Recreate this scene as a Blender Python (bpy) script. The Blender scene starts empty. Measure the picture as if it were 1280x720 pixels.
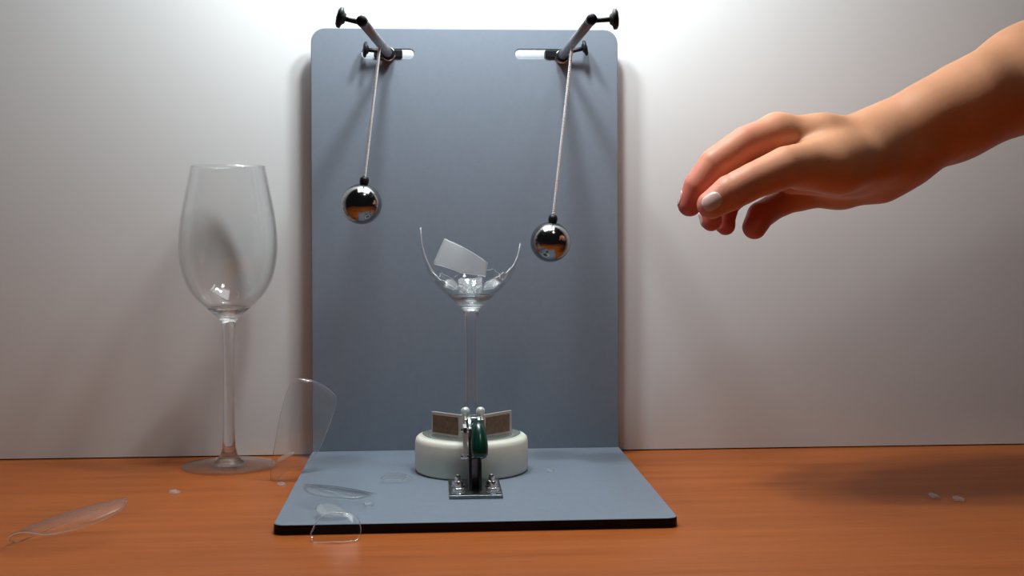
import bpy, bmesh, math, random
import numpy as np
from mathutils import Vector, Matrix

# ------------------------------------------------------------------ camera, world, lights, exposure
scn = bpy.context.scene
COL = scn.collection
F_PX, CAM, YAW, ROLL, SHIFT = 1550.0, Vector((-.0254, -.9705, .1797)), .0632, -.0036, -76.2
cd = bpy.data.cameras.new('camera')
cam = bpy.data.objects.new('camera', cd); COL.objects.link(cam)
cd.sensor_width = 36; cd.sensor_fit = 'HORIZONTAL'; cd.lens = F_PX / 1280 * 36
cd.shift_y = SHIFT / 1280; cd.clip_start = .01
FW = Vector((math.sin(YAW), math.cos(YAW), 0)); RT = Vector((math.cos(YAW), -math.sin(YAW), 0)); UP = Vector((0, 0, 1))
R2 = RT * math.cos(ROLL) + UP * math.sin(ROLL); U2 = -RT * math.sin(ROLL) + UP * math.cos(ROLL)
M = Matrix((R2, U2, -FW)).transposed().to_4x4(); M.translation = CAM
cam.matrix_world = M
scn.camera = cam
vs = scn.view_settings
vs.view_transform = 'Standard'; vs.look = 'None'; vs.exposure = 0.0; vs.gamma = 1.0; vs.use_curve_mapping = False
scn.cycles.use_denoising = True
scn.cycles.max_bounces = 16; scn.cycles.transparent_max_bounces = 32; scn.cycles.transmission_bounces = 12

w = bpy.data.worlds.new('dark_room'); scn.world = w; w.use_nodes = True
w.node_tree.nodes['Background'].inputs[0].default_value = (.9, .95, 1, 1)
w.node_tree.nodes['Background'].inputs[1].default_value = .012

LAMP_Y, LAMP_Z = -.112, .533
def bulb(x, y, power):
    l = bpy.data.lights.new('lamp_bulb', 'POINT'); l.energy = power; l.shadow_soft_size = .022; l.color = (.915, .985, 1)
    o = bpy.data.objects.new('lamp_bulb', l); COL.objects.link(o); o.location = (x, y, LAMP_Z); return o
bulb(-.038, LAMP_Y, 3.5); bulb(.05, LAMP_Y - .03, 3.5)
al = bpy.data.lights.new('lamp_diffuser', 'AREA'); al.shape = 'RECTANGLE'; al.size = .36; al.size_y = .20; al.energy = .9
al.color = (.91, .98, 1)
ao = bpy.data.objects.new('lamp_diffuser', al); COL.objects.link(ao); ao.location = (.0, LAMP_Y, LAMP_Z + .04)
rl = bpy.data.lights.new('room_ceiling_lamp', 'AREA'); rl.shape = 'DISK'; rl.size = .32; rl.energy = 3.6; rl.color = (1, .97, .92)   # a dim lamp far behind, up in the room
ro = bpy.data.objects.new('room_ceiling_lamp', rl); COL.objects.link(ro); ro.location = (.55, -1.2, 2.0)

def at(px, py, Y):                       # the point of the place seen at a pixel of the 1280x720 photo, on the upright plane y = Y
    d = FW + R2 * ((px - 640) / F_PX) - U2 * ((py - 360 - SHIFT) / F_PX)
    return CAM + d * ((Y - CAM.y) / d.y)
def atz(px, py, Z):                      # the same on a level plane z = Z
    d = FW + R2 * ((px - 640) / F_PX) - U2 * ((py - 360 - SHIFT) / F_PX)
    return CAM + d * ((Z - CAM.z) / d.z)

# ------------------------------------------------------------------ materials
def mat(name):
    m = bpy.data.materials.new(name); m.use_nodes = True
    nt = m.node_tree; nt.nodes.clear()
    out = nt.nodes.new('ShaderNodeOutputMaterial')
    return m, nt, out
def L(nt, a, b): nt.links.new(a, b)
def noise(nt, scale, detail=4, vec=None, rough=.55):
    n = nt.nodes.new('ShaderNodeTexNoise'); n.inputs['Scale'].default_value = scale
    n.inputs['Detail'].default_value = detail; n.inputs['Roughness'].default_value = rough
    if vec: L(nt, vec, n.inputs['Vector'])
    return n
def coord(nt, scale=(1, 1, 1)):
    t = nt.nodes.new('ShaderNodeTexCoord'); mp = nt.nodes.new('ShaderNodeMapping'); mp.inputs['Scale'].default_value = scale
    L(nt, t.outputs['Object'], mp.inputs['Vector']); return mp.outputs['Vector']
def ramp(nt, fac, stops):
    r = nt.nodes.new('ShaderNodeValToRGB'); e = r.color_ramp.elements
    e[0].position, e[0].color = stops[0][0], (*stops[0][1], 1)
    e[1].position, e[1].color = stops[-1][0], (*stops[-1][1], 1)
    for p, c in stops[1:-1]:
        k = e.new(p); k.color = (*c, 1)
    L(nt, fac, r.inputs['Fac']); return r.outputs['Color']
def bump(nt, h, strength, dist, b):
    n = nt.nodes.new('ShaderNodeBump'); n.inputs['Strength'].default_value = strength; n.inputs['Distance'].default_value = dist
    L(nt, h, n.inputs['Height']); L(nt, n.outputs['Normal'], b.inputs['Normal'])
def principled(name, c, rough=.5, metal=0, var=.08, scale=60, bmp=0, bdist=.0003, spec=.5, sss=0, scl=(1, 1, 1), coat=0):
    m, nt, out = mat(name)
    b = nt.nodes.new('ShaderNodeBsdfPrincipled'); L(nt, b.outputs[0], out.inputs[0])
    v = coord(nt, scl); n = noise(nt, scale, 4, v)
    lo = tuple(max(0, x * (1 - var)) for x in c); hi = tuple(min(1, x * (1 + var)) for x in c)
    L(nt, ramp(nt, n.outputs['Fac'], [(.3, lo), (.7, hi)]), b.inputs['Base Color'])
    b.inputs['Roughness'].default_value = rough; b.inputs['Metallic'].default_value = metal
    b.inputs['Specular IOR Level'].default_value = spec
    b.inputs['Coat Weight'].default_value = coat
    if sss:
        b.inputs['Subsurface Weight'].default_value = sss; b.inputs['Subsurface Radius'].default_value = (1, .35, .2)
        b.inputs['Subsurface Scale'].default_value = .006
    if bmp: bump(nt, n.outputs['Fac'], bmp, bdist, b)
    return m

M_wall = principled('painted_wall', (.768, .778, .780), .75, var=.015, scale=9, bmp=.15, bdist=.0004, spec=.25)
M_floor = principled('floor_boards', (.12, .10, .09), .6)
M_panel = principled('blue_grey_laminate', (.212, .247, .300), .45, var=.03, scale=220, bmp=.05, bdist=.0001, spec=.2)
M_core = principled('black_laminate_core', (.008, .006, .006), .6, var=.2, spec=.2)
M_alu = principled('grey_metal_rod', (.24, .225, .24), .45, metal=.7, var=.08, scale=40, scl=(1, .1, 1))
M_black = principled('black_plastic', (.006, .006, .008), .45, var=.2, spec=.3)
M_steel = principled('polished_steel', (.33, .32, .315), .12, metal=1, var=.12, scale=120, bmp=.04, bdist=.0001)
M_chrome = principled('chrome', (.72, .74, .74), .16, metal=1, var=.05)
M_dark_steel = principled('dark_steel', (.20, .22, .22), .28, metal=1, var=.2, scale=200)
M_cord = principled('silver_cord', (.80, .81, .83), .6, var=.2, scale=900, bmp=.6, bdist=.0004)
M_green = principled('green_rubber_grip', (.002, .036, .022), .22, var=.1, spec=.5)
M_tape = principled('cream_tape', (.86, .84, .73), .5, var=.03, scale=90, spec=.4, sss=.35)
M_core_paper = principled('grey_card_core', (.35, .35, .33), .8)
M_brown = principled('matte_brown', (.20, .125, .085), .7, var=.25, scale=400)
M_zinc = principled('zinc_plated_steel', (.72, .73, .71), .42, metal=.35, var=.06, scale=200)
M_nail = principled('nail', (.66, .44, .40), .25, var=.03, spec=.6, sss=.2)

def wood():
    m, nt, out = mat('orange_brown_wood')
    b = nt.nodes.new('ShaderNodeBsdfPrincipled'); L(nt, b.outputs[0], out.inputs[0])
    v = coord(nt, (1.0, 14, 1)); n = noise(nt, 5, 6, v, .62)
    v2 = coord(nt, (2.2, 90, 1)); n2 = noise(nt, 9, 4, v2)
    mx = nt.nodes.new('ShaderNodeMath'); mx.operation = 'MULTIPLY_ADD'; mx.inputs[1].default_value = .3
    L(nt, n2.outputs['Fac'], mx.inputs[0]); L(nt, n.outputs['Fac'], mx.inputs[2])
    L(nt, ramp(nt, mx.outputs[0], [(.40, (.31, .072, .012)), (.66, (.41, .103, .019)), (.95, (.48, .135, .028))]), b.inputs['Base Color'])
    b.inputs['Roughness'].default_value = .38; b.inputs['Specular IOR Level'].default_value = .15
    bump(nt, mx.outputs[0], .08, .0004, b)
    return m
M_wood = wood()

def thin_glass(name, tint=(.985, .99, .99), ior=1.5, rough=.0, milky=0, white=(.9, .92, .93)):
    m, nt, out = mat(name)
    t = nt.nodes.new('ShaderNodeBsdfTransparent')
    n = noise(nt, 30, 2, coord(nt))
    L(nt, ramp(nt, n.outputs['Fac'], [(.3, tuple(x * .995 for x in tint)), (.7, tint)]), t.inputs['Color'])
    g = nt.nodes.new('ShaderNodeBsdfGlossy'); g.inputs['Roughness'].default_value = rough; g.inputs['Color'].default_value = (1, 1, 1, 1)
    # colour darkened towards grazing view, painting in the dark rims that refraction gives
    lg = nt.nodes.new('ShaderNodeLayerWeight'); lg.inputs['Blend'].default_value = .5
    pg = nt.nodes.new('ShaderNodeMath'); pg.operation = 'POWER'; pg.inputs[1].default_value = 7; L(nt, lg.outputs['Facing'], pg.inputs[0])
    tm = nt.nodes.new('ShaderNodeMix'); tm.data_type = 'RGBA'; L(nt, pg.outputs[0], tm.inputs['Factor'])
    L(nt, t.inputs['Color'].links[0].from_socket, tm.inputs['A']); tm.inputs['B'].default_value = (.30, .32, .33, 1); L(nt, tm.outputs['Result'], t.inputs['Color'])
    # Schlick reflectance that is the same from either side of the wall of the glass
    lw = nt.nodes.new('ShaderNodeLayerWeight'); lw.inputs['Blend'].default_value = .5
    pw = nt.nodes.new('ShaderNodeMath'); pw.operation = 'POWER'; pw.inputs[1].default_value = 5; L(nt, lw.outputs['Facing'], pw.inputs[0])
    f0 = ((ior - 1) / (ior + 1)) ** 2
    fr = nt.nodes.new('ShaderNodeMath'); fr.operation = 'MULTIPLY_ADD'; fr.inputs[1].default_value = 1 - f0; fr.inputs[2].default_value = f0; L(nt, pw.outputs[0], fr.inputs[0])
    mx = nt.nodes.new('ShaderNodeMixShader'); L(nt, fr.outputs[0], mx.inputs[0]); L(nt, t.outputs[0], mx.inputs[1]); L(nt, g.outputs[0], mx.inputs[2])
    last = mx.outputs[0]
    if milky:
        d = nt.nodes.new('ShaderNodeBsdfTranslucent'); d.inputs['Color'].default_value = (*white, 1)
        d2 = nt.nodes.new('ShaderNodeBsdfDiffuse'); d2.inputs['Color'].default_value = (*white, 1)
        ma = nt.nodes.new('ShaderNodeMixShader'); ma.inputs[0].default_value = .5
        L(nt, d.outputs[0], ma.inputs[1]); L(nt, d2.outputs[0], ma.inputs[2])
        m2 = nt.nodes.new('ShaderNodeMixShader'); m2.inputs[0].default_value = milky
        L(nt, last, m2.inputs[1]); L(nt, ma.outputs[0], m2.inputs[2]); last = m2.outputs[0]
    L(nt, last, out.inputs[0]); return m
M_thin = thin_glass('clear_thin_glass')
M_edge = thin_glass('broken_glass_edge', ior=1.9, rough=.25, milky=.30)
M_haze = thin_glass('scuffed_glass', ior=1.55, rough=.10, milky=.05)
M_glint = thin_glass('glint_glass', ior=1.6, rough=.2, milky=.16)  # white mixed into the glass stands in for glints off small pieces
M_pale = thin_glass('bright_glint_glass', ior=1.7, rough=.3, milky=.26)  # stronger white mix, standing in for the lamp reflected in the glass
def solid_glass():
    m, nt, out = mat('solid_glass')
    b = nt.nodes.new('ShaderNodeBsdfPrincipled')
    n = noise(nt, 30, 2, coord(nt))
    L(nt, ramp(nt, n.outputs['Fac'], [(.3, (.97, .98, .98)), (.7, (1, 1, 1))]), b.inputs['Base Color'])
    b.inputs['Transmission Weight'].default_value = 1; b.inputs['Roughness'].default_value = .02; b.inputs['IOR'].default_value = 1.5
    t = nt.nodes.new('ShaderNodeBsdfTransparent')
    mx = nt.nodes.new('ShaderNodeMixShader'); mx.inputs[0].default_value = .12
    L(nt, b.outputs[0], mx.inputs[1]); L(nt, t.outputs[0], mx.inputs[2]); L(nt, mx.outputs[0], out.inputs[0]); return m
M_solid = solid_glass()

def skin():
    m, nt, out = mat('skin')
    b = nt.nodes.new('ShaderNodeBsdfPrincipled'); L(nt, b.outputs[0], out.inputs[0])
    n = noise(nt, 45, 5, coord(nt)); base = ramp(nt, n.outputs['Fac'], [(.3, (.57, .255, .135)), (.7, (.65, .305, .165))])
    a = nt.nodes.new('ShaderNodeAttribute'); a.attribute_name = 'pinkness'
    mx = nt.nodes.new('ShaderNodeMix'); mx.data_type = 'RGBA'
    L(nt, a.outputs['Fac'], mx.inputs['Factor']); L(nt, base, mx.inputs['A']); mx.inputs['B'].default_value = (.56, .125, .10, 1)
    L(nt, mx.outputs['Result'], b.inputs['Base Color'])
    b.inputs['Roughness'].default_value = .48; b.inputs['Specular IOR Level'].default_value = .35
    b.inputs['Subsurface Weight'].default_value = .12; b.inputs['Subsurface Radius'].default_value = (1, .3, .15); b.inputs['Subsurface Scale'].default_value = .005
    n2 = noise(nt, 420, 3, coord(nt)); bump(nt, n2.outputs['Fac'], .12, .0006, b)
    return m
M_skin = skin()

# ------------------------------------------------------------------ helpers
def tag(o, label=None, cat=None, group=None, kind=None):
    if label: o['label'] = label
    if cat: o['category'] = cat
    if group: o['group'] = group
    if kind: o['kind'] = kind
    return o
def thing(name, label, cat, loc=(0, 0, 0), group=None):
    o = bpy.data.objects.new(name, None); COL.objects.link(o); o.location = loc; o.empty_display_size = .02
    return tag(o, label, cat, group)
def obj(name, bm, mats, parent=None, smooth=True, bevel=0, loc=None):
    me = bpy.data.meshes.new(name)
    bmesh.ops.recalc_face_normals(bm, faces=bm.faces) if not getattr(bm, '_keep', False) else None
    bm.to_mesh(me); bm.free()
    for m in (mats if isinstance(mats, (list, tuple)) else [mats]): me.materials.append(m)
    o = bpy.data.objects.new(name, me); COL.objects.link(o)
    if parent: o.parent = parent
    if loc: o.location = loc
    if smooth: me.polygons.foreach_set('use_smooth', [True] * len(me.polygons))
    if bevel:
        b = o.modifiers.new('bevel', 'BEVEL'); b.width = bevel; b.segments = 3; b.limit_method = 'ANGLE'; b.angle_limit = math.radians(40)
        wn = o.modifiers.new('wn', 'WEIGHTED_NORMAL'); wn.keep_sharp = False
    return o
def box(bm, lo, hi, mtx=None):
    c = [(lo[0] + hi[0]) / 2, (lo[1] + hi[1]) / 2, (lo[2] + hi[2]) / 2]; s = [hi[i] - lo[i] for i in range(3)]
    m = Matrix.Translation(c) @ Matrix.Diagonal((*s, 1))
    if mtx: m = mtx @ m
    return bmesh.ops.create_cube(bm, size=1, matrix=m)
def frame(d):
    d = Vector(d).normalized(); a = Vector((0, 0, 1)) if abs(d.z) < .9 else Vector((1, 0, 0))
    x = a.cross(d).normalized(); y = d.cross(x); return x, y, d
def lathe(bm, prof, n=48, origin=(0, 0, 0), axis=(0, 0, 1), mat_of=None, closed=False):
    x, y, z = frame(axis) if tuple(axis) != (0, 0, 1) else (Vector((1, 0, 0)), Vector((0, 1, 0)), Vector((0, 0, 1)))
    o = Vector(origin); rings = []
    for r, h in prof:
        if r < 1e-7: rings.append([bm.verts.new(o + z * h)])
        else: rings.append([bm.verts.new(o + z * h + (x * math.cos(t) + y * math.sin(t)) * r) for t in [2 * math.pi * k / n for k in range(n)]])
    prs = list(zip(rings, rings[1:]))
    if closed: prs.append((rings[-1], rings[0]))
    for i, (a, b) in enumerate(prs):
        for k in range(n):
            k2 = (k + 1) % n
            if len(a) == 1 and len(b) == 1: continue
            if len(a) == 1: f = bm.faces.new((a[0], b[k2], b[k]))
            elif len(b) == 1: f = bm.faces.new((a[k], a[k2], b[0]))
            else: f = bm.faces.new((a[k], a[k2], b[k2], b[k]))
            if mat_of: f.material_index = mat_of(i)
def tube(bm, pts, r, n=12, cap=True):
    pts = [Vector(p) for p in pts]; rs = r if isinstance(r, (list, tuple)) else [r] * len(pts)
    px = None; rings = []
    for i, p in enumerate(pts):
        d = (pts[min(i + 1, len(pts) - 1)] - pts[max(i - 1, 0)]).normalized()
        if px is None: px = frame(d)[0]
        px = (px - d * px.dot(d)).normalized(); py = d.cross(px)
        rings.append([bm.verts.new(p + (px * math.cos(t) + py * math.sin(t)) * rs[i]) for t in [2 * math.pi * k / n for k in range(n)]])
    for a, b in zip(rings, rings[1:]):
        for k in range(n): bm.faces.new((a[k], a[(k + 1) % n], b[(k + 1) % n], b[k]))
    if cap: bm.faces.new(rings[0][::-1]); bm.faces.new(rings[-1])
def rounded_outline(x0, y0, x1, y1, rad, n=8):
    """rad: corner radii bl, br, tr, tl"""
    P = []
    for (cx, cy, a0, r) in ((x0, y0, 180, rad[0]), (x1, y0, 270, rad[1]), (x1, y1, 0, rad[2]), (x0, y1, 90, rad[3])):
        sx = 1 if cx == x0 else -1; sy = 1 if cy == y0 else -1
        if r < 1e-6: P.append((cx, cy)); continue
        for k in range(n + 1):
            a = math.radians(a0 + 90 * k / n)
            P.append((cx + sx * r + r * math.cos(a), cy + sy * r + r * math.sin(a)))
    return P
def slab(name, outline, holes, t, bev, parent, mats):
    """a flat board cut from a 2D outline with holes; local xy plane, thickness along local z; faces on the rim take the second material"""
    cu = bpy.data.curves.new('tmp', 'CURVE'); cu.dimensions = '2D'; cu.fill_mode = 'BOTH'; cu.extrude = t / 2 - bev; cu.bevel_depth = bev; cu.bevel_resolution = 2; cu.offset = -bev
    for pl in [outline] + holes:
        s = cu.splines.new('POLY'); s.points.add(len(pl) - 1); s.use_cyclic_u = True
        for q, (a, b) in zip(s.points, pl): q.co = (a, b, 0, 1)
    tmp = bpy.data.objects.new('tmp', cu); COL.objects.link(tmp)
    dg = bpy.context.evaluated_depsgraph_get(); dg.update()
    me = bpy.data.meshes.new_from_object(tmp.evaluated_get(dg)); bpy.data.objects.remove(tmp)
    me.name = name; me.materials.clear()
    for m in mats: me.materials.append(m)
    for p in me.polygons: p.material_index = 0 if abs(p.normal.z) > .35 else 1; p.use_smooth = False
    o = bpy.data.objects.new(name, me); COL.objects.link(o); o.parent = parent
    return o

# ------------------------------------------------------------------ setting
WALL_Y = .0165
bm = bmesh.new(); box(bm, (-2.2, WALL_Y, .0009), (2.2, WALL_Y + .1, 1.75)); box(bm, (-2.2, WALL_Y + .014, -.75), (2.2, WALL_Y + .1, .0009)); tag(obj('wall_back', bm, M_wall, smooth=False), 'plain off-white wall behind the table', 'wall', kind='structure')
bm = bmesh.new(); box(bm, (-2.2, -2.6, -.80), (2.2, WALL_Y + .1, -.75)); tag(obj('floor', bm, M_floor, smooth=False), 'dark floor under the table', 'floor', kind='structure')
tb = thing('table', 'orange-brown wooden table set against the off-white wall', 'table', (0, -.36, -.75))
bm = bmesh.new(); box(bm, (-.85, -.74, -.028), (.85, .0300, 0)); o = obj('tabletop', bm, M_wood, tb, smooth=False, bevel=.0015); o.location = (0, .36, .75)
for sx in (-.78, .78):
    for sy in (-.68, -.06):
        bm = bmesh.new(); box(bm, (sx - .025, sy - .025, -.75), (sx + .025, sy + .025, -.028)); o = obj('leg', bm, M_wood, tb, smooth=False, bevel=.003); o.location = (0, .36, .75)

# ------------------------------------------------------------------ grey L-shaped stand with two rods
stand = thing('impact_stand', 'blue-grey L-shaped stand with rounded corners and two rods at the top', 'test stand')
T = .006; H = .3290; LB = .2386; HW = .12
slots = [rounded_outline(-.0808, .3116, -.0402, .3186, [.0034] * 4), rounded_outline(.0391, .3120, .0802, .3190, [.0034] * 4)]
bp = slab('back_panel', rounded_outline(-HW, .0, HW, T + H, (0, 0, .011, .011)), slots, .004, .0007, stand, (M_panel, M_panel))
bp.rotation_euler = (math.pi / 2, 0, 0); bp.location = (0, .002, 0)
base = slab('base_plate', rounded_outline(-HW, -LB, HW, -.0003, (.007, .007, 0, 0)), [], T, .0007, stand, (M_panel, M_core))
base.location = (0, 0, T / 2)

def thumbscrew(parent, tip, head, r=.0069, th=.0062, shaft=.0017):
    """a black thumbscrew: slim shaft ending in a mushroom-shaped knurled head"""
    bm = bmesh.new(); tip = Vector(tip); head = Vector(head); d = (head - tip).normalized(); ln = (head - tip).length
    tube(bm, [tip, head], shaft, 12)
    lathe(bm, [(0, ln - th * .5), (r * .45, ln - th * .5), (r * .62, ln - th * .25), (r * .97, ln - th * .12), (r, ln + th * .05), (r * .97, ln + th * .25), (r * .7, ln + th * .42), (0, ln + th * .5)], 28, tip, d)
    return obj('thumbscrew', bm, M_black, parent)
def support_rod(p0, p1, knob, slide_lo, slide_hi, knob2, wire):
    bm = bmesh.new(); tube(bm, [p0, p1], .0033, 24); rod = obj('support_rod', bm, M_alu, stand)
    d = (Vector(p1) - Vector(p0)).normalized()
    bm = bmesh.new(); lathe(bm, [(0, -.004), (.0036, -.004), (.0037, .0035), (.0030, .005), (0, .0052)], 24, p1, d); obj('end_cap', bm, M_black, rod)
    thumbscrew(rod, Vector(p1) + Vector((math.copysign(.003, knob.x - p1[0]), .001, 0)), knob)
    bm = bmesh.new(); tube(bm, wire, .00022, 6); obj('wire_end', bm, M_cord, rod)
    bm = bmesh.new(); lathe(bm, [(.0034, .0), (.0046, .0), (.0048, .0010), (.0048, .0050), (.0043, .0056), (.0034, .0056)], 28, Vector(p0) + d * .0015, d); obj('collar', bm, M_black, rod)
    bm = bmesh.new(); lathe(bm, [(.0034, .0), (.0054, .0), (.0054, .0010), (.0034, .0010)], 28, Vector(p0) + d * .0004, d); obj('washer', bm, M_chrome, rod)
    bm = bmesh.new(); box(bm, slide_lo, slide_hi); sb = obj('slide_block', bm, M_black, stand, smooth=False, bevel=.0006)
    thumbscrew(sb, knob2[0], knob2[1], r=.0062, th=.0044)
RODL0, RODL1 = Vector((-.0597, -.0005, .3146)), Vector((-.0708, -.165, .3127))
RODR0, RODR1 = Vector((.0756, -.0005, .3134)), Vector((.0779, -.165, .3148))
support_rod(RODL0, RODL1, at(426, 22, -.165), (-.0712, -.0015, .3122), (-.0492, .0085, .3180), ((-.0640, -.006, .3160), at(457, 62, -.008)),
            [RODL1 + Vector((0, 0, .003)), at(450, 15, -.165), at(445, 6, -.165)])
support_rod(RODR0, RODR1, at(768, 24, -.165), (.0625, -.0015, .3126), (.0789, .0085, .3184), ((.0790, -.006, .3160), at(731, 60, -.008)),
            [RODR1 + Vector((0, 0, .003)), at(741, 14, -.165)])

# ------------------------------------------------------------------ pendulums: steel ball on a cord
def pendulum(ball_px, top, r, label):
    c = at(*ball_px, -.065)
    t = thing('pendulum', label, 'pendulum', tuple(c), 'steel balls hanging on cords')
    up = (top - c).normalized()
    bm = bmesh.new(); bmesh.ops.create_uvsphere(bm, u_segments=56, v_segments=36, radius=r); obj('ball', bm, M_steel, t)
    bm = bmesh.new(); lathe(bm, [(0, r - .0008), (.0027, r - .0006), (.0034, r + .0008), (.0034, r + .0034), (.0026, r + .0048), (.0014, r + .0053), (0, r + .0053)], 24, (0, 0, 0), up); obj('ferrule', bm, M_black, t)
    ln = (top - c).length
    n = 300; pts = []; x, y, _ = frame(up)
    bm = bmesh.new()
    for k in range(2):                                       # two twisted strands
        pts = [up * (r + .005 + (ln - r - .005) * i / n) + (x * math.cos(i * .8 + k * math.pi) + y * math.sin(i * .8 + k * math.pi)) * .00042 for i in range(n + 1)]
        tube(bm, pts, .00078, 8)
    cord = obj('cord', bm, M_cord, t)
    return t
def rod_under(p0, p1, Y): f = (Y - p0.y) / (p1.y - p0.y); return p0.lerp(p1, f) - Vector((0, 0, .0030))
pendulum((452, 255), rod_under(RODL0, RODL1, -.065), .0148, 'polished steel ball hanging higher on the shorter cord, nearer the whole wine glass')
pendulum((688, 302.5), rod_under(RODR0, RODR1, -.065), .0148, 'polished steel ball hanging lower on the longer cord, close beside the broken rim')

# ------------------------------------------------------------------ wine glasses
R_OUT = [(.109, .0045), (.112, .0078), (.116, .0120), (.120, .0165), (.125, .0222), (.131, .0275), (.138, .0312), (.146, .0340), (.156, .0359), (.166, .0365), (.176, .0362), (.188, .0348), (.200, .0327), (.213, .0301), (.2262, .0275)]
def r_at(z, dz=0):
    zs = [a for a, _ in R_OUT]; rs = [b for _, b in R_OUT]
    return float(np.interp(z, zs, rs))
def smooth_prof(n, z0, z1):
    zz = np.linspace(z0, z1, n); k = np.array([[r_at(z)] for z in zz])[:, 0]
    for _ in range(3): k[1:-1] = (k[:-2] + 2 * k[1:-1] + k[2:]) / 4
    return zz, k
WALLT = .0011
def stem_prof(hs):                                            # solid stem from the foot to the solid bottom of the bowl; hs = where the bowl starts
    return [(0, .0022), (.013, .0024), (.0118, .0038), (.0085, .0060), (.0062, .0095), (.0048, .0150), (.0044, .024), (.0041, .036), (.0041, hs - .028), (.0042, hs - .016), (.0045, hs - .006), (.0054, hs),
            (.0078, hs + .003), (.0120, hs + .0070), (.0163, hs + .0108), (.0150, hs + .0112), (.0115, hs + .0092), (.0060, hs + .0078), (0, hs + .0074)]
def foot_prof(): return [(0, 0), (.030, 0), (.0342, .0006), (.0350, .0012), (.0344, .0018), (.030, .0022), (.020, .0027), (.0128, .0040), (0, .0036)]
def foot_and_stem(t, hs):
    bm = bmesh.new(); lathe(bm, foot_prof(), 72); obj('foot', bm, M_foot, t)
    bm = bmesh.new(); lathe(bm, stem_prof(hs), 48); obj('stem', bm, M_solid, t)
M_foot = thin_glass('foot_glass', tint=(.90, .91, .90), ior=1.5, rough=.03, milky=.03)
def bowl(t, hs, top, n=72, rows=40, jag=None):
    """thin-walled bowl; top: rim height above the foot as a function of angle"""
    off = hs - .109
    bm = bmesh.new(); O = []; I = []
    for k in range(n):
        th = 2 * math.pi * k / n; zt = top(th); co, ci = [], []
        for j in range(rows + 1):
            z = .1200 + (zt - off - .1200) * (j / rows) ** 1.0
            r = r_at2(z); co.append(bm.verts.new((r * math.cos(th), r * math.sin(th), z + off)))
            ri = max(r - WALLT, .004); ci.append(bm.verts.new((ri * math.cos(th), ri * math.sin(th), z + off + .0004)))
        O.append(co); I.append(ci)
    for k in range(n):
        a, b = k, (k + 1) % n
        for j in range(rows):
            bm.faces.new((O[a][j], O[b][j], O[b][j + 1], O[a][j + 1])); bm.faces.new((I[a][j + 1], I[b][j + 1], I[b][j], I[a][j]))
        f = bm.faces.new((O[a][rows], O[b][rows], I[b][rows], I[a][rows])); f.material_index = 1
        bm.faces.new((I[a][0], I[b][0], O[b][0], O[a][0]))
    return bm
_zz, _rr = smooth_prof(160, .109, .2262)
def r_at2(z): return float(np.interp(z, _zz, _rr))

G1 = thing('wine_glass', 'whole clear long-stemmed wine glass standing on the table against the wall', 'wine glass', (-.1795, -.0260, 0))
foot_and_stem(G1, .109)
obj('bowl', bowl(G1, .109, lambda th: .2262), [M_thin, M_thin], G1)

TAPE_C = Vector((.0012, -.083, T)); TAPE_H = .0255
G2 = thing('broken_wine_glass', 'wine glass with a shattered jagged bowl, clamped upright over the white tape roll', 'wine glass', (TAPE_C.x, TAPE_C.y, T + TAPE_H))
HS = .0885
foot_and_stem(G2, HS)
_js = [(0, .1365), (12, .121), (24, .109), (40, .1125), (58, .118), (75, .112), (95, .1185), (115, .110), (135, .114), (152, .112), (165, .128), (176, .1465), (184, .1480), (192, .133), (203, .1165), (222, .110), (240, .1050), (262, .1085), (285, .1060), (305, .1125), (325, .117), (340, .121), (352, .133), (360, .1365)]
rnd = random.Random(4)
def jag(th):
    d = math.degrees(th) % 360
    return float(np.interp(d, [a for a, _ in _js], [b for _, b in _js])) + .0012 * math.sin(th * 23) * math.sin(th * 7)
obj('bowl', bowl(G2, HS, jag, n=144, rows=36), [M_thin, M_edge], G2)

# ------------------------------------------------------------------ white tape roll under the broken glass
tr = thing('tape_roll', 'cream-white roll of tape lying flat on the grey base under the broken glass', 'tape roll', tuple(TAPE_C))
bm = bmesh.new(); lathe(bm, [(.0290, 0), (.0375, 0), (.0395, .0008), (.0402, .0026), (.0404, .013), (.0402, .0215), (.0396, .0238), (.0382, .0251), (.0360, .0255), (.0290, .0255)], 96, closed=True)
obj('tape', bm, M_tape, tr)
bm = bmesh.new(); lathe(bm, [(.0265, 0), (.02895, 0), (.02895, .0253), (.0265, .0253)], 72, closed=True); obj('core', bm, M_core_paper, tr)

# ------------------------------------------------------------------ toggle clamp bolted to the base in front of the roll
cl = thing('toggle_clamp', 'small steel toggle clamp with dark green grip bolted in front of the tape roll', 'clamp', (.0012, -.152, T))
def cbox(name, lo, hi, m, parent=cl, bev=.0004, mtx=None):
    bm = bmesh.new(); box(bm, lo, hi, mtx); return obj(name, bm, m, parent, smooth=False, bevel=bev)
cbox('base_flange', (-.0172, -.0265, .0), (.0172, .0265, .0024), M_dark_steel)
for sx in (-.0112, .0112):
    for y in (-.0205, .0015):
        bm = bmesh.new(); lathe(bm, [(0, .0024), (.0046, .0024), (.0046, .0034), (0, .0034)], 24, (sx, y, 0))
        lathe(bm, [(0, .0034), (.0038, .0034), (.0038, .0058), (.0034, .0063), (0, .0063)], 6, (sx, y, 0)); 
        lathe(bm, [(0, .006), (.0019, .006), (.0019, .0095), (.0013, .0103), (0, .0104)], 16, (sx, y, 0)); obj('bolt', bm, M_chrome, cl, smooth=False, bevel=.0002)
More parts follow.
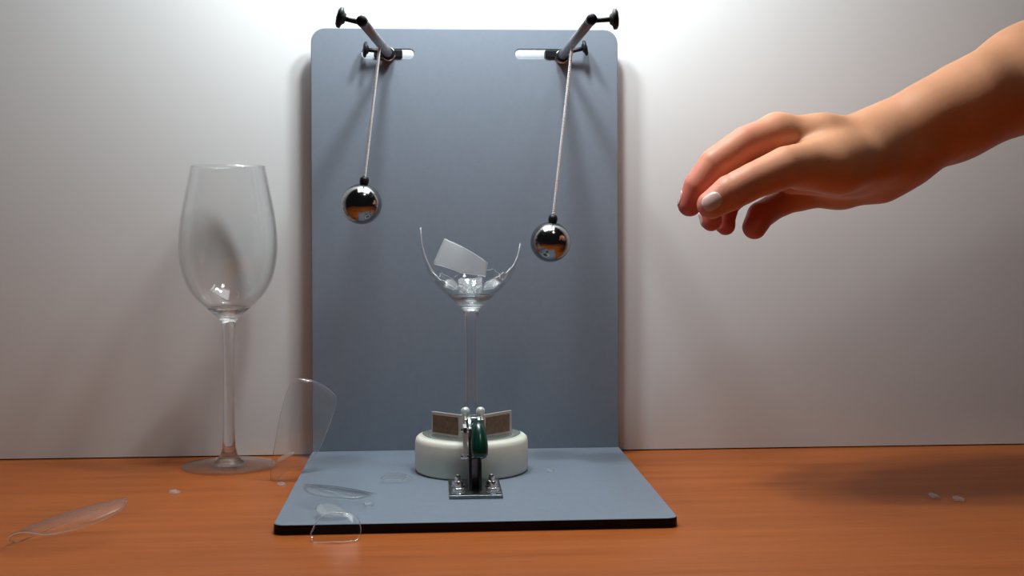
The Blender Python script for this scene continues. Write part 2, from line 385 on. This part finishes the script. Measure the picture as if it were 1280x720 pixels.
# upright bracket: two cheek plates with their foot
bm = bmesh.new()
def cheek(bm, x0, x1):
    pts = [(-.014, .0022), (.022, .0022), (.024, .020), (.020, .043), (.013, .047), (.004, .043), (-.006, .026), (-.010, .012)]
    a = [bm.verts.new((x0, y, z)) for y, z in pts]; b = [bm.verts.new((x1, y, z)) for y, z in pts]
    n = len(pts); bm.faces.new(a[::-1]); bm.faces.new(b)
    for k in range(n): bm.faces.new((a[k], a[(k + 1) % n], b[(k + 1) % n], b[k]))
cheek(bm, -.0042, -.0022); cheek(bm, .0022, .0042); box(bm, (-.0022, .004, .0022), (.0022, .016, .030))
obj('bracket', bm, M_dark_steel, cl, smooth=False, bevel=.0003)
# hold-down arm: two flat bars running back on both sides of the stem, joined at the front
bm = bmesh.new()
box(bm, (-.0068, .008, .0395), (-.0046, .074, .0455)); box(bm, (.0046, .008, .0395), (.0068, .074, .0455)); box(bm, (-.0046, .020, .0405), (.0046, .030, .0450))
obj('hold_down_arm', bm, M_chrome, cl, smooth=False, bevel=.0005)
for sx in (-.0052, .0052):
    bm = bmesh.new(); lathe(bm, [(0, .0375), (.0024, .0375), (.0024, .0450), (.0030, .0452), (.0032, .0468), (.0028, .0485), (.0016, .0496), (0, .0499)], 20, (sx, .036, 0)); obj('spindle', bm, M_zinc, cl)
def jaw(sx):
    # a small upright plate, its inner edge nearer than its outer edge, with a brown pad on its front
    inner = Vector((sx * .0074, .044, .0)); outer = Vector((sx * .0280, .064, .0))
    d = (outer - inner); ln = d.length; ang = math.atan2(d.y, d.x)
    mt = Matrix.Translation(inner) @ Matrix.Rotation(ang, 4, 'Z')
    sgn = 1 if sx > 0 else -1
    p = cbox('jaw_plate', (0, -.0007, .0272), (ln, .0007, .0432), M_zinc, mtx=mt, bev=.0003)
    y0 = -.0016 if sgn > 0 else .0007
    cbox('layer', (.0018 if sgn > 0 else .0030, y0, .0288), (ln - (.0030 if sgn > 0 else .0018), y0 + .0009, .0414), M_brown, p, mtx=mt, bev=.0002)  # thin flat brown box set on the front of the plate
jaw(-1); jaw(1)
# handle: chrome lever with green grip, hanging down towards the front
bm = bmesh.new(); box(bm, (-.0078, -.0060, .0225), (-.0052, -.0030, .0425)); box(bm, (-.0078, -.0060, .0385), (-.0052, .010, .0425)); obj('link', bm, M_zinc, cl, smooth=False, bevel=.0005)
bm = bmesh.new(); box(bm, (-.0040, -.004, .036), (.0052, .008, .0415)); obj('lever', bm, M_dark_steel, cl, smooth=False, bevel=.0005)
bm = bmesh.new()
gp = [Vector((.0022, -.0005, .0445)), Vector((.0022, -.0030, .0440)), Vector((.0023, -.0065, .0415)), Vector((.0025, -.0100, .0365)), Vector((.0027, -.0130, .0315)), Vector((.0028, -.0155, .0265)), Vector((.0028, -.0162, .0245)), Vector((.0028, -.0165, .0238))]
tube(bm, gp, [.0015, .0036, .0047, .0053, .0056, .0053, .0040, .0015], 20); obj('grip', bm, M_green, cl)
bm = bmesh.new()
for z, y in ((.0395, .002), (.0215, .004)): tube(bm, [(-.0092, y, z), (.0060, y, z)], .0016, 14)
obj('pivot_pin', bm, M_chrome, cl)

# ------------------------------------------------------------------ loose glass shards
def shard(outline, rc, label, mtx, name='glass_shard', m=M_thin, group='loose broken glass pieces', rings=10, flare=0, t=.0011, edge=M_edge, soft=True):
    """outline: (u,v) metres round (0,0), bent over a barrel of radius rc (u round it, v along it); 1.1 mm thick with broken edges"""
    # soften the corners of the outline a little, then densify it
    for wgt in ((.22, .25) if soft else ()):
        outline = [((a[0] * (1 - f) + b[0] * f), (a[1] * (1 - f) + b[1] * f)) for a, b in zip(outline, outline[1:] + outline[:1]) for f in (wgt, 1 - wgt)]
    P = []
    n = len(outline)
    for i in range(n):
        a, b = outline[i], outline[(i + 1) % n]; k = max(1, int(math.dist(a, b) / .0025))
        P += [(a[0] + (b[0] - a[0]) * s / k, a[1] + (b[1] - a[1]) * s / k) for s in range(k)]
    n = len(P); bm = bmesh.new()
    cx = sum(p[0] for p in outline) / len(outline); cy = sum(p[1] for p in outline) / len(outline)
    def pos(u, v, off):
        r = rc * (1 - flare * v) - off; a = u / rc
        return Vector((r * math.sin(a), v, r * math.cos(a) - rc - (v * v) * 2.2))
    def sheet(off):
        c = bm.verts.new(pos(cx, cy, off)); R = []
        for j in range(1, rings + 1):
            f = j / rings
            R.append([bm.verts.new(pos(cx + (p[0] - cx) * f, cy + (p[1] - cy) * f, off)) for p in P])
        for k in range(n): bm.faces.new((c, R[0][k], R[0][(k + 1) % n]))
        for a, b in zip(R, R[1:]):
            for k in range(n): bm.faces.new((a[k], b[k], b[(k + 1) % n], a[(k + 1) % n]))
        return R[-1]
    a = sheet(0); b = sheet(t)
    for k in range(n):
        f = bm.faces.new((a[k], a[(k + 1) % n], b[(k + 1) % n], b[k])); f.material_index = 1
    o = obj(name, bm, [m, edge], None)
    # rest it: rotate, then drop its lowest point onto the given height
    loc, rot, zrest = mtx
    Rm = rot.to_4x4()
    zmin = min((Rm @ v.co).z for v in o.data.vertices)
    o.matrix_world = Matrix.Translation((loc[0], loc[1], zrest - zmin)) @ Rm
    return tag(o, label, 'glass shard', group)
from mathutils import Euler
def E3(x, y, z): return Euler((math.radians(x), math.radians(y), math.radians(z))).to_matrix()
# tall piece leaning up beside the stand
shard([(-.0257, -.036), (-.020, -.037), (-.011, -.029), (.0074, -.0256), (.0257, .0114), (.0296, .021), (.0086, .035), (-.010, .036)], .036,
      'tall faint curved glass shard standing upright against the left edge of the grey base plate', ((-.1190, -.085), E3(86, 0, 6), 0.0), m=M_haze)
# curved piece on the open table
shard([(-.022, -.029), (-.007, -.034), (.009, -.028), (.022, -.020), (.026, .003), (.020, .026), (.003, .034), (-.014, .026), (-.019, .003)], .030,
      'large curved glass shard lying alone on the open tabletop', ((-.2355, -.243), E3(10, -14, -58), 0.0), m=M_thin)
shard([(-.016, -.022), (.008, -.026), (.024, -.010), (.020, .016), (.002, .026), (-.018, .014)], .034,
      'curved glass shard lying on the corner of the grey base plate', ((-.086, -.185), E3(4, 6, 70), T), m=M_thin)
shard([(-.019, -.010), (.012, -.012), (.015, -.002), (.012, .009), (-.010, .010)], .034,
      'glass shard on the table leaning at the front edge of the base plate', ((-.0815, -.2520), E3(40, 0, 4), 0), m=M_thin)
shard([(-.014, -.005), (.002, -.009), (.013, -.002), (.008, .007), (-.006, .006)], .034,
      'small glass shard lying beside the tape roll on the base plate', ((-.0510, -.1190), E3(8, 5, 10), T), m=M_haze)
shard([(-.010, -.009), (.006, -.012), (.012, .002), (.002, .011), (-.011, .006)], .02,
      'bright glass chip lying just behind the front edge of the base plate', ((-.086, -.2190), E3(10, 8, 30), T), m=M_glint)
shard([(-.0075, -.0016), (.0070, -.0022), (.0075, .0004), (-.0060, .0020)], .03,
      'bright glass splinter on the table between the wine glass foot and the stand', ((-.1400, -.0090), E3(30, -28, 10), 0), m=M_pale)
# fragments collected in the bottom of the broken bowl
for (dx, dy, dz, s, ex, ey, ez, lab) in ((-.014, -.011, .1085, .0060, 50, 10, 20, 'bright fragment in the broken bowl, at the side of the whole wine glass'),
                                (.014, -.010, .1085, .0066, 42, -14, -15, 'bright fragment in the broken bowl, at the side of the lower steel ball'),
                                (.000, -.007, .1020, .0045, 62, 6, 40, 'small bright fragment lowest in the middle of the broken bowl'),
                                (-.006, .000, .1060, .0050, 25, 40, 80, 'small bright fragment standing just behind the lowest one in the broken bowl'),
                                (.004, .010, .1100, .0075, -50, 10, 70, 'fragment at the back of the broken bowl, behind the others')):
    q = shard([(-s, -s * .5), (s * .3, -s * .8), (s * 1.1, -s * .1), (s * .4, s * .7), (-s * .7, s * .5)], .02, lab, ((0, 0), E3(ex, ey, ez), 0), name='glass_fragment', m=M_glint, soft=False, rings=4, group='fragments inside the broken bowl')
    q.matrix_world = Matrix.Translation((TAPE_C.x + dx, TAPE_C.y + dy, T + TAPE_H + dz)) @ E3(ex, ey, ez).to_4x4()
for (loc, s, lab, z) in (((-.2012, -.118), .0042, 'tiny glass chip on the table in front of the whole wine glass', 0),
                         ((-.1317, -.0975), .0032, 'tiny glass splinter on the table beside the left edge of the base plate', 0),
                         ((.3035, -.172), .0050, 'tiny glass chip on the bare table below the hand, the farther of two', 0),
                         ((.3160, -.181), .0045, 'tiny glass chip on the bare table below the hand, the nearer of two', 0),
                         ((.0566, -.0952), .0026, 'tiny glass crumb on the base plate to the right of the tape roll', T),
                         ((-.0665, -.192), .0034, 'tiny glass crumb on the base plate beside the curved shard', T)):
    shard([(-s, -s * .5), (s * .4, -s * .8), (s * 1.2, 0), (s * .3, s * .7), (-s * .8, s * .4)], .02, lab, (loc, E3(12, 6, rnd.uniform(0, 90)), z), name='glass_chip', m=M_glint, soft=False, rings=3, group='tiny glass chips')
# the piece caught in the broken bowl
ss = shard([(-.016, -.0105), (.006, -.0110), (.024, -.006), (.022, .0045), (-.014, .0105)], .05,
      'pale rectangular glass shard caught inside the broken bowl', ((-.0075, -.086), E3(72, 0, 0), 0), m=M_pale, soft=False)
ss.matrix_world = Matrix.Translation((-.0075, -.086, .1590)) @ (Matrix.Rotation(math.radians(19), 3, 'Y') @ E3(66, 0, 0)).to_4x4()

# ------------------------------------------------------------------ the reaching right arm: one continuous surface from a distance field
def build_arm():
    VOX = .0013
    prims = []                                                # (group, a, b, ra, rb)
    def chain(g, pts): 
        for (a, b) in zip(pts, pts[1:]): prims.append((g, np.array(at(*a[:3])), np.array(at(*b[:3])), a[3], b[3]))
    # px, py, depth, radius
    FING = {
        'index': [(972, 165, -.122, .0124), (932, 179, -.128, .0119), (895, 204, -.132, .0112), (873, 232, -.131, .0100), (862, 256, -.128, .0082)],
        'middle': [(964, 184, -.104, .0115), (918, 212, -.110, .0105), (895, 243, -.112, .0092), (888, 264, -.113, .0084), (889, 276, -.114, .0074)],
        'ring': [(972, 206, -.087, .0110), (933, 229, -.090, .0095), (910, 256, -.093, .0084), (906, 272, -.095, .0078), (907, 282, -.096, .0070)],
        'pinky': [(1002, 243, -.074, .0100), (968, 258, -.080, .0096), (951, 269, -.088, .0100), (943, 284, -.092, .0088)],
        'thumb': [(1052, 200, -.134, .0175), (983, 209, -.150, .0142), (942, 226, -.154, .0122), (913, 241, -.154, .0122), (889, 256, -.152, .0096)],
    }
    for k, v in FING.items(): chain(k, v)
    chain('palm', [(972, 164, -.122, .0118), (1030, 170, -.122, .0135), (1095, 180, -.118, .0185)])
    chain('palm', [(964, 184, -.104, .0115), (1030, 180, -.108, .0135), (1100, 184, -.110, .0185)])
    chain('palm', [(972, 206, -.087, .0112), (1036, 200, -.095, .0150), (1105, 196, -.102, .0190)])
    chain('palm', [(1002, 243, -.074, .0105), (1050, 232, -.082, .0150), (1098, 220, -.092, .0172), (1128, 202, -.102, .0165)])
    chain('palm', [(1085, 196, -.128, .0200), (1045, 206, -.136, .0185), (1002, 214, -.138, .0130)])
    chain('palm', [(990, 222, -.098, .0120), (1060, 215, -.110, .0180)])
    chain('arm', [(1095, 190, -.110, .0215), (1118, 180, -.110, .0245), (1145, 168, -.111, .0250), (1200, 139, -.114, .0290), (1285, 96, -.120, .0345), (1400, 40, -.128, .0400), (1540, -30, -.136, .0420)])
    chain('arm', [(1100, 160, -.118, .0125), (1160, 140, -.124, .0165), (1230, 108, -.132, .022)])      # radius side ridge
    chain('arm', [(1125, 200, -.096, .0125), (1190, 166, -.100, .0165), (1290, 116, -.104, .022)])        # ulna side
    allp = np.array([p for q in prims for p in (q[1], q[2])]); rad = np.array([r for q in prims for r in (q[3], q[4])])
    lo = (allp - rad[:, None]).min(0) - .012; hi = (allp + rad[:, None]).max(0) + .012
    dims = np.ceil((hi - lo) / VOX).astype(int) + 1
    BIG = .03
    fields = {}
    ax = [lo[i] + VOX * np.arange(dims[i]) for i in range(3)]
    def smin(a, b, k):
        h = np.clip(.5 + .5 * (b - a) / k, 0, 1); return b + (a - b) * h - k * h * (1 - h)
    KS = {'palm': .012, 'arm': .014}
    for g, a, b, ra, rb in prims:
        f = fields.setdefault(g, np.full(dims, BIG, np.float32))
        layer = max(ra, rb) + .022
        i0 = np.maximum(((np.minimum(a, b) - layer - lo) / VOX).astype(int), 0); i1 = np.minimum(((np.maximum(a, b) + layer - lo) / VOX).astype(int) + 2, dims)
        sl = tuple(slice(i0[i], i1[i]) for i in range(3))
        X = ax[0][sl[0]][:, None, None] - a[0]; Y = ax[1][sl[1]][None, :, None] - a[1]; Z = ax[2][sl[2]][None, None, :] - a[2]
        d = b - a; L2 = d @ d
        t = np.clip((X * d[0] + Y * d[1] + Z * d[2]) / L2, 0, 1)
        dist = np.sqrt((X - t * d[0]) ** 2 + (Y - t * d[1]) ** 2 + (Z - t * d[2]) ** 2) - (ra + (rb - ra) * t)
        f[sl] = smin(f[sl], np.minimum(dist, BIG).astype(np.float32), KS.get(g, .0006))
    fingers = None
    for g in ('index', 'middle', 'ring', 'pinky'):
        fingers = fields[g] if fingers is None else smin(fingers, fields[g], .0012)
    body = smin(fields['palm'], fields['arm'], .016)
    body = smin(body, fields['thumb'], .0065)
    near_palm = smin(fingers, fields['palm'], .007)
    S = smin(body, fingers, .0030)
    # the thumb must not melt into the fingertips: fingers blend softly with the palm only
    S = np.minimum(S, near_palm)
    # creases: shallow grooves at the finger joints
    def groove(c, nrm, r, depth):
        nonlocal S
        c = np.array(c); i0 = np.maximum(((c - r - lo) / VOX).astype(int), 0); i1 = np.minimum(((c + r - lo) / VOX).astype(int) + 2, dims)
        sl = tuple(slice(i0[i], i1[i]) for i in range(3))
        X = ax[0][sl[0]][:, None, None] - c[0]; Y = ax[1][sl[1]][None, :, None] - c[1]; Z = ax[2][sl[2]][None, None, :] - c[2]
        q = X * nrm[0] + Y * nrm[1] + Z * nrm[2]; rr = np.sqrt(X * X + Y * Y + Z * Z)
        S[sl] = S[sl] + (depth * np.exp(-(q / .0011) ** 2) * np.clip(1 - rr / r, 0, 1) ** .5).astype(np.float32)
    for g in ('index', 'middle', 'ring'):
        for j in (2, 3):
            p, a, b = [np.array(at(*q[:3])) for q in (FING[g][j], FING[g][j - 1], FING[g][j + 1])]
            n = b - a; n /= np.linalg.norm(n); groove(p, n, FING[g][j][3] * 1.5, .00045)
    p, a, b = [np.array(at(*q[:3])) for q in (FING['thumb'][3], FING['thumb'][2], FING['thumb'][4])]
    n = (b - a) / np.linalg.norm(b - a); groove(p - n * .004, n, .016, .0007)
    # ---- surface nets
    ins = S < 0
    cells = np.zeros(np.array(dims) - 1, np.int8)
    for dx in (0, 1):
        for dy in (0, 1):
            for dz in (0, 1):
                cells += ins[dx:dims[0] - 1 + dx, dy:dims[1] - 1 + dy, dz:dims[2] - 1 + dz]
    act = (cells > 0) & (cells < 8)
    idx = np.full(act.shape, -1, np.int32); ci = np.argwhere(act); idx[act] = np.arange(len(ci))
    acc = np.zeros((len(ci), 3)); cnt = np.zeros(len(ci))
    corners = [(i, j, k) for i in (0, 1) for j in (0, 1) for k in (0, 1)]
    for c0 in corners:
        for axn in range(3):
            if c0[axn]: continue
            c1 = list(c0); c1[axn] = 1
            v0 = S[ci[:, 0] + c0[0], ci[:, 1] + c0[1], ci[:, 2] + c0[2]]; v1 = S[ci[:, 0] + c1[0], ci[:, 1] + c1[1], ci[:, 2] + c1[2]]
            m = (v0 < 0) != (v1 < 0); t = np.where(m, v0 / np.where(m, v0 - v1, 1), 0)
            p = np.array(c0)[None, :] + np.zeros((len(ci), 3)); p[:, axn] += t
            acc[m] += p[m]; cnt[m] += 1
    V = lo + VOX * (ci + acc / cnt[:, None])
    quads = []
    for axn in range(3):
        o1, o2 = [(1, 2), (2, 0), (0, 1)][axn]
        sa = [slice(None)] * 3; sb = [slice(None)] * 3
        sa[axn] = slice(0, -1); sb[axn] = slice(1, None)
        A, B = ins[tuple(sa)], ins[tuple(sb)]
        E = np.argwhere(A != B)
        ok = (E[:, o1] > 0) & (E[:, o2] > 0) & (E[:, o1] < act.shape[o1]) & (E[:, o2] < act.shape[o2]); E = E[ok]
        q = []
        for (a1, a2) in ((0, 0), (-1, 0), (-1, -1), (0, -1)):
            c = E.copy(); c[:, o1] += a1; c[:, o2] += a2; q.append(idx[c[:, 0], c[:, 1], c[:, 2]])
        q = np.stack(q, 1); fl = A[E[:, 0], E[:, 1], E[:, 2]]
        q[~fl] = q[~fl][:, ::-1]; quads.append(q)
    Q = np.concatenate(quads)
    # ---- light smoothing
    ed = np.concatenate([Q[:, [i, (i + 1) % 4]] for i in range(4)]); ed = np.concatenate([ed, ed[:, ::-1]])
    deg = np.bincount(ed[:, 0], minlength=len(V)).astype(float)[:, None]
    for lam in (.5, -.52, .5, -.52, .5):
        s = np.stack([np.bincount(ed[:, 0], weights=V[ed[:, 1], i], minlength=len(V)) for i in range(3)], 1)
        V = V + lam * (s / deg - V)
    me = bpy.data.meshes.new('person'); me.from_pydata(V.tolist(), [], Q.tolist()); me.update()
    me.materials.append(M_skin); me.polygons.foreach_set('use_smooth', [True] * len(me.polygons))
    pk = np.zeros(len(V))
    for g in ('index', 'middle', 'ring', 'pinky', 'thumb'):
        for q, wgt in ((FING[g][-1], 1.0), (FING[g][-2], .7), (FING[g][-3], .45)):
            d = np.linalg.norm(V - np.array(at(*q[:3])), axis=1); pk = np.maximum(pk, (wgt * (.55 if g == 'thumb' else 1)) * np.clip(1.15 - d / .036, 0, 1))
    for q in (FING['index'][1],):
        d = np.linalg.norm(V - np.array(at(*q[:3])), axis=1); pk = np.maximum(pk, .6 * np.clip(1 - d / .035, 0, 1))
    at_ = me.attributes.new('pinkness', 'FLOAT', 'POINT'); at_.data.foreach_set('value', pk.astype(np.float32))
    arm = bpy.data.objects.new('person', me); COL.objects.link(arm)
    tag(arm, 'bare right forearm and hand reaching in beside the stand, fingers loosely curled', 'person')
    # ---- nails: a patch of the finger surface, lifted a little and given thickness
    from mathutils.bvhtree import BVHTree
    bvh = BVHTree.FromPolygons([Vector(v) for v in V.tolist()], Q.tolist())
    def nail(g, up, ln, wd, back):
        tip = np.array(at(*FING[g][-1][:3])); prev = np.array(at(*FING[g][-2][:3])); d = tip - prev; d /= np.linalg.norm(d)
        up = np.array(up, float); up -= d * (up @ d); up /= np.linalg.norm(up); sd = np.cross(d, up)
        c = tip + up * FING[g][-1][3] - d * back
        bm = bmesh.new(); NR, NS = 7, 36; tops, bots = [], []
        def drop(a, b, e):
            h = bvh.ray_cast(Vector(c + d * a + sd * b + up * .008), Vector(-up), .02)
            if h[0] is None: return None
            n = Vector(h[1]); n = -n if n.dot(Vector(up)) < 0 else n
            return bm.verts.new(h[0] + n * (.0001 + .0005 * max(0, 1 - e) ** .5)), bm.verts.new(h[0] - n * .0006)
        c0 = drop(0, 0, 0)
        if c0 is None: bm.free(); return
        for k in range(1, NR + 1):
            e = k / NR; row = []
            for q in range(NS):
                t = 2 * math.pi * q / NS; ct, st = math.cos(t), math.sin(t); f = (abs(ct) ** 2.6 + abs(st) ** 2.6) ** (-1 / 2.6)
                row.append(drop(ln * e * f * ct, wd * e * f * st, e ** 2.6))
            if any(v is None for v in row): break
            tops.append([v[0] for v in row]); bots.append([v[1] for v in row])
        if not tops: bm.free(); return
        for side, cc, rws in ((1, c0[0], tops), (-1, c0[1], bots)):
            for q in range(NS):
                q2 = (q + 1) % NS; bm.faces.new((cc, rws[0][q], rws[0][q2]))
                for a, b in zip(rws, rws[1:]): bm.faces.new((a[q], b[q], b[q2], a[q2]))
        for q in range(NS): bm.faces.new((tops[-1][q], tops[-1][(q + 1) % NS], bots[-1][(q + 1) % NS], bots[-1][q]))
        obj('fingernail', bm, M_nail, arm)
    nail('thumb', (-.15, -1, .25), .0068, .0056, .0010)
    nail('index', (-1, .2, .25), .0058, .0048, .0012)
    nail('middle', (-1, .2, -.1), .0055, .0046, .0012)
    nail('ring', (-1, .2, -.1), .0052, .0044, .0012)
    nail('pinky', (-.6, .8, -.1), .0045, .0038, .0010)
    return arm
build_arm()
